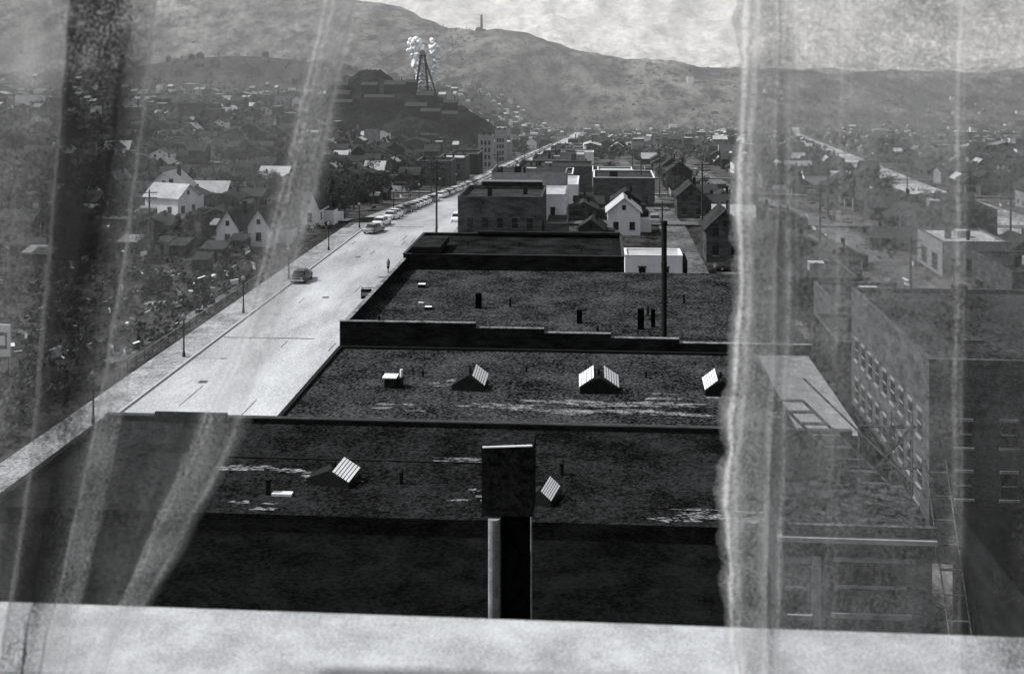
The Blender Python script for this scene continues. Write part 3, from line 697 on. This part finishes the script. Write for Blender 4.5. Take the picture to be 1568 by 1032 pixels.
for y in (-1, 1):
    for k in range(16):
        a0, a1 = k * math.pi / 8, (k + 1) * math.pi / 8
        b.strut((math.cos(a0) * 1.8, y, HH + 2.4 + math.sin(a0) * 1.8), (math.cos(a1) * 1.8, y, HH + 2.4 + math.sin(a1) * 1.8), .2, 'darkmetal')
        if k % 2 == 0: b.strut((0, y, HH + 2.4), (math.cos(a0) * 1.8, y, HH + 2.4 + math.sin(a0) * 1.8), .1, 'darkmetal')
b.obj('mine_headframe', (-134, 896, 1))
for (x, y, w_, d_, h_, r_, k) in ((-152, 878, 16, 9, 7, 3, 'brick'), (-170, 872, 12, 9, 8, 2, 'brick'), (-128, 872, 13, 8, 6, 3, 'brick'), (-110, 878, 10, 8, 5, 2, 'brick'), (-190, 866, 12, 8, 6, 3, 'brick'), (-160, 856, 22, 7, 5, 2, 'wood'), (-132, 852, 16, 8, 5, 2.5, 'brick'), (-186, 850, 14, 8, 5, 2, 'brick'), (-108, 858, 12, 8, 6, 2, 'wood'), (-142, 894, 7, 6, 9, 2, 'brick'), (-205, 850, 12, 8, 6, 3, 'brick2'), (-196, 880, 16, 9, 8, 3, 'brick'), (-120, 842, 14, 8, 5, 2, 'brick')):
    z = heap(x, y); b = MB()
    b.box(x - w_ / 2, x + w_ / 2, y - d_ / 2, y + d_ / 2, z - 6, z + h_, k)
    for sg in (-1, 1): b.face([(x - w_ / 2 - .3, y + sg * d_ / 2 * 1.06, z + h_ - .1), (x + w_ / 2 + .3, y + sg * d_ / 2 * 1.06, z + h_ - .1), (x + w_ / 2 + .3, y, z + h_ + r_), (x - w_ / 2 - .3, y, z + h_ + r_)], 'wood')
    windows(b, 'y', x - w_ / 2, x + w_ / 2, y - d_ / 2, z + 1.5, max(2, int(w_ / 3.5)), 1.2, 1.8, 'brick2')
    b.strut((x + w_ * .3, y, z + h_), (x + w_ * .3, y, z + h_ + r_ + 3), .4, 'darkmetal', 8)
    b.obj('mine_building')
# steam behind the headframe: two columns merging into a ragged head
bm = bmesh.new()
for k in range(620):
    f = R.random(); z = 1 + 43 * f; col = R.choice([0, 0, 1])
    if col == 0: x = -136 - 5 * f + R.gauss(0, 1.3 + 1.9 * f * f)
    else: x = -127.5 + 3 * f + R.gauss(0, .8 + 1.6 * f * f)
    y = 903 + R.gauss(0, .8 + 1.6 * f)
    if noise.noise(Vector((x / 4, 0, z / 5))) < -.16: continue
    rad = (.9 + 1.1 * f) * R.uniform(.5, 1.15)
    r = bmesh.ops.create_icosphere(bm, subdivisions=2, radius=rad, matrix=Matrix.Translation((x, y, z)))
    for v in r['verts']:
        v.co += (v.co - Vector((x, y, z))) * (noise.fractal(v.co / 1.6, 1, 2, 3) * .5)
for f_ in bm.faces: f_.smooth = True
me = bpy.data.meshes.new('smoke_plume'); bm.to_mesh(me); bm.free(); me.materials.append(M['smoke']); COL.objects.link(bpy.data.objects.new('smoke_plume', me))
z = hz(-315, 3186); b = MB(); b.strut((0, 0, -15), (0, 0, 46), 4.5, 'brick', 12, 2.8); b.strut((0, 0, 46), (0, 0, 48), 3.4, 'brick', 12); b.box(-14, -4, -6, 6, -15, 14, 'brick'); b.box(4, 12, -6, 6, -15, 9, 'brick'); b.obj('smelter_stack', (-315, 3186, z))
z = hz(228, 2924); b = MB(); b.box(-8, 8, -8, 8, -10, 22, 'white'); b.box(-5, 5, -5, 5, 22, 34, 'brick3'); b.strut((0, 0, 34), (0, 0, 46), 6, 'tar2', 8, .3); b.obj('clock_tower', (228, 2924, z))

# ------------------------------------------------------------ hotel window: sill and sheer curtains
b = MB()
b.box(-14, 14, .30, .858, 33.50, 33.585, 'sill'); b.box(-14, 14, .30, .80, 0, 33.498, 'brick2')
b.obj('window_sill')
K = 0.74 / 1800.
YAW = math.atan(131 / 1800.)
LV = [-1700, 0, 300, 500, 700, 930, 1032, 1300]
def curtain(name, cols, amp, seed):
    nV = 150; sub = 9
    lv = np.array(LV, float)
    vv = np.concatenate([np.linspace(-1700, -20, 20), np.linspace(0, 1300, nV)])
    def ext(a): return [a[0] + (a[0] - a[1]) * .6] + list(a) + [a[-1] + (a[-1] - a[-2]) * 1.2]
    def rep(a):
        a = list(a) if isinstance(a, (list, tuple)) else [a] * 6
        return [a[0]] + a + [a[-1]]
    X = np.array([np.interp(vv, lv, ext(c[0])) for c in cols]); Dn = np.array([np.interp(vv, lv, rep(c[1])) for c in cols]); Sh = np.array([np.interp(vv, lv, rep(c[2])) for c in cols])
    ker = np.hanning(23); ker /= ker.sum()
    for A in (X, Dn, Sh):
        for i in range(len(A)): A[i] = np.convolve(np.pad(A[i], 11, mode='edge'), ker, 'valid')
    verts = []; att = []; ncol = (len(cols) - 1) * sub + 1
    for j, y in enumerate(vv):
        for q in range(ncol):
            a = min(q // sub, len(cols) - 2); f = (q - a * sub) / sub; f2 = f * f * (3 - 2 * f)
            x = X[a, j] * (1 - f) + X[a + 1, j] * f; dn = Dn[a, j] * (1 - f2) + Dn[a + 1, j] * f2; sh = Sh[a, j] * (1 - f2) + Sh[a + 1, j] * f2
            edge = math.exp(-q / 10.) if seed == 2 else .5
            x += amp * (edge * (noise.noise(Vector((q * .05, y / 60., seed))) + .5 * noise.noise(Vector((q * .1, y / 22., seed + 5)))) + .25 * noise.noise(Vector((q * .05, y / 130., seed))))
            dep = .74 + .010 * math.sin(q * .45 + y / 900.)
            xx = (x - 784) * K * math.cos(YAW) - .74 * math.sin(YAW)
            verts.append((xx, dep, 34 - (y - 80) * K))
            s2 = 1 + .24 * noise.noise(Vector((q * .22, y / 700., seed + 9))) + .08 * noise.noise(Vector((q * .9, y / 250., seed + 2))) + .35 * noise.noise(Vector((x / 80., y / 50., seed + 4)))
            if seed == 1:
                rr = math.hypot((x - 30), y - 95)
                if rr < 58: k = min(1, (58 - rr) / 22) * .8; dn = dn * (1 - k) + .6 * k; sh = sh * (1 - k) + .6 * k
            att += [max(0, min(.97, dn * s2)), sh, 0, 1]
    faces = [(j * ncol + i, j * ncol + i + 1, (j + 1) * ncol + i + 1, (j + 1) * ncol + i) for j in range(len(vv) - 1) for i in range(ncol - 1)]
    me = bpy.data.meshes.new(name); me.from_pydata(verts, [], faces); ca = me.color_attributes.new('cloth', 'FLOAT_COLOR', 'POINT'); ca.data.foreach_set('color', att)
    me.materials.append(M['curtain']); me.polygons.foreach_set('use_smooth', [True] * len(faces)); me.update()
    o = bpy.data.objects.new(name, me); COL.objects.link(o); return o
A_ = .72
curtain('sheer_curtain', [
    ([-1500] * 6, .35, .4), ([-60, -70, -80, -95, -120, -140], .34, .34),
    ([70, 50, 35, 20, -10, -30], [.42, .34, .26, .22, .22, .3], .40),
    ([105, 80, 60, 45, 5, -10], [.84, .82, .78, .70, .55, .5], .055), ([190, 150, 115, 85, 40, 15], [.84, .80, .76, .66, .55, .5], .055),  # dense backlit fold: its shade is painted as dark cloth colour
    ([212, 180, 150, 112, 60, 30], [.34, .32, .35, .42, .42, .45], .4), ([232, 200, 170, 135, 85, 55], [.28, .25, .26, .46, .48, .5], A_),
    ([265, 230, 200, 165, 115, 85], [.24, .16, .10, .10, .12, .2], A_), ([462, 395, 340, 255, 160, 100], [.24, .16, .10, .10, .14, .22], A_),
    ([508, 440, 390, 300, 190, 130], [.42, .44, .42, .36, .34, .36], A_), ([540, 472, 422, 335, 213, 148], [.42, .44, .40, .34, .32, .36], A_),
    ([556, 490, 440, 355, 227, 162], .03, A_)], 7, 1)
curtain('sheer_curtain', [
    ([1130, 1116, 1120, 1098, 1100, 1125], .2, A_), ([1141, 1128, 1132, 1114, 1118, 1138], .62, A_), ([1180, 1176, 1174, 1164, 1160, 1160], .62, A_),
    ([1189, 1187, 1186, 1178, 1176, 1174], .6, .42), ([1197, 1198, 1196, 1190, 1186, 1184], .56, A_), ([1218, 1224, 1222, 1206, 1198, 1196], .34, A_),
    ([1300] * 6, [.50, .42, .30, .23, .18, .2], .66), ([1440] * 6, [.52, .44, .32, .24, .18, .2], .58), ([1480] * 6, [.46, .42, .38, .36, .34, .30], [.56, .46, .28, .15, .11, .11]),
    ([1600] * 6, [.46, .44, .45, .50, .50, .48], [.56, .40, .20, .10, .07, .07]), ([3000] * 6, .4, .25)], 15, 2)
b = MB(); b.strut((-1.3, .74, 34.74), (1.3, .74, 34.74), .012, 'metal', 10); b.obj('curtain_rod')

# ------------------------------------------------------------ real air haze over the valley
b = MB(); M['haze'], nt, N, L = newmat('valley_haze')
o_ = N.new('ShaderNodeOutputMaterial'); v_ = N.new('ShaderNodeVolumeScatter'); v_.inputs['Density'].default_value = 1.5e-4; v_.inputs['Anisotropy'].default_value = .1; v_.inputs['Color'].default_value = (.97, .985, 1, 1)
L.new(v_.outputs[0], o_.inputs['Volume'])
b.box(-9000, 9000, 150, 11400, -350, 1200, 'haze'); b.obj('haze')

# ------------------------------------------------------------ light
d = Vector((.70, .02, -.72)).normalized()
sun = bpy.data.lights.new('sun', 'SUN'); sun.energy = 5.0; sun.angle = math.radians(.5); sun.color = (1, .99, .97)
so = bpy.data.objects.new('sun', sun); COL.objects.link(so); so.rotation_euler = d.to_track_quat('-Z', 'Y').to_euler()
wd = bpy.data.worlds.new('World'); S.world = wd; wd.use_nodes = True; nt = wd.node_tree
bg = nt.nodes['Background']; sk = nt.nodes.new('ShaderNodeTexSky'); sk.sky_type = 'NISHITA'; sk.sun_disc = False
el = math.asin(-d.z); sk.sun_elevation = el; sk.sun_rotation = math.atan2(-d.x, -d.y) % (2 * math.pi); sk.dust_density = 3
hs = nt.nodes.new('ShaderNodeHueSaturation'); hs.inputs['Saturation'].default_value = .06
nt.links.new(sk.outputs[0], hs.inputs['Color']); nt.links.new(hs.outputs[0], bg.inputs[0]); bg.inputs[1].default_value = .12

# ------------------------------------------------------------ camera
cam = bpy.data.cameras.new('camera'); co = bpy.data.objects.new('camera', cam); COL.objects.link(co)
co.location = (0, 0, 34); co.rotation_euler = (math.pi / 2, 0, YAW)
cam.sensor_width = 36; cam.lens = 36 * 1800 / 1568.; cam.shift_y = -436 / 1568.
cam.clip_start = .05; cam.clip_end = 30000
cam.dof.use_dof = True; cam.dof.focus_distance = 120; cam.dof.aperture_fstop = 18
S.camera = co
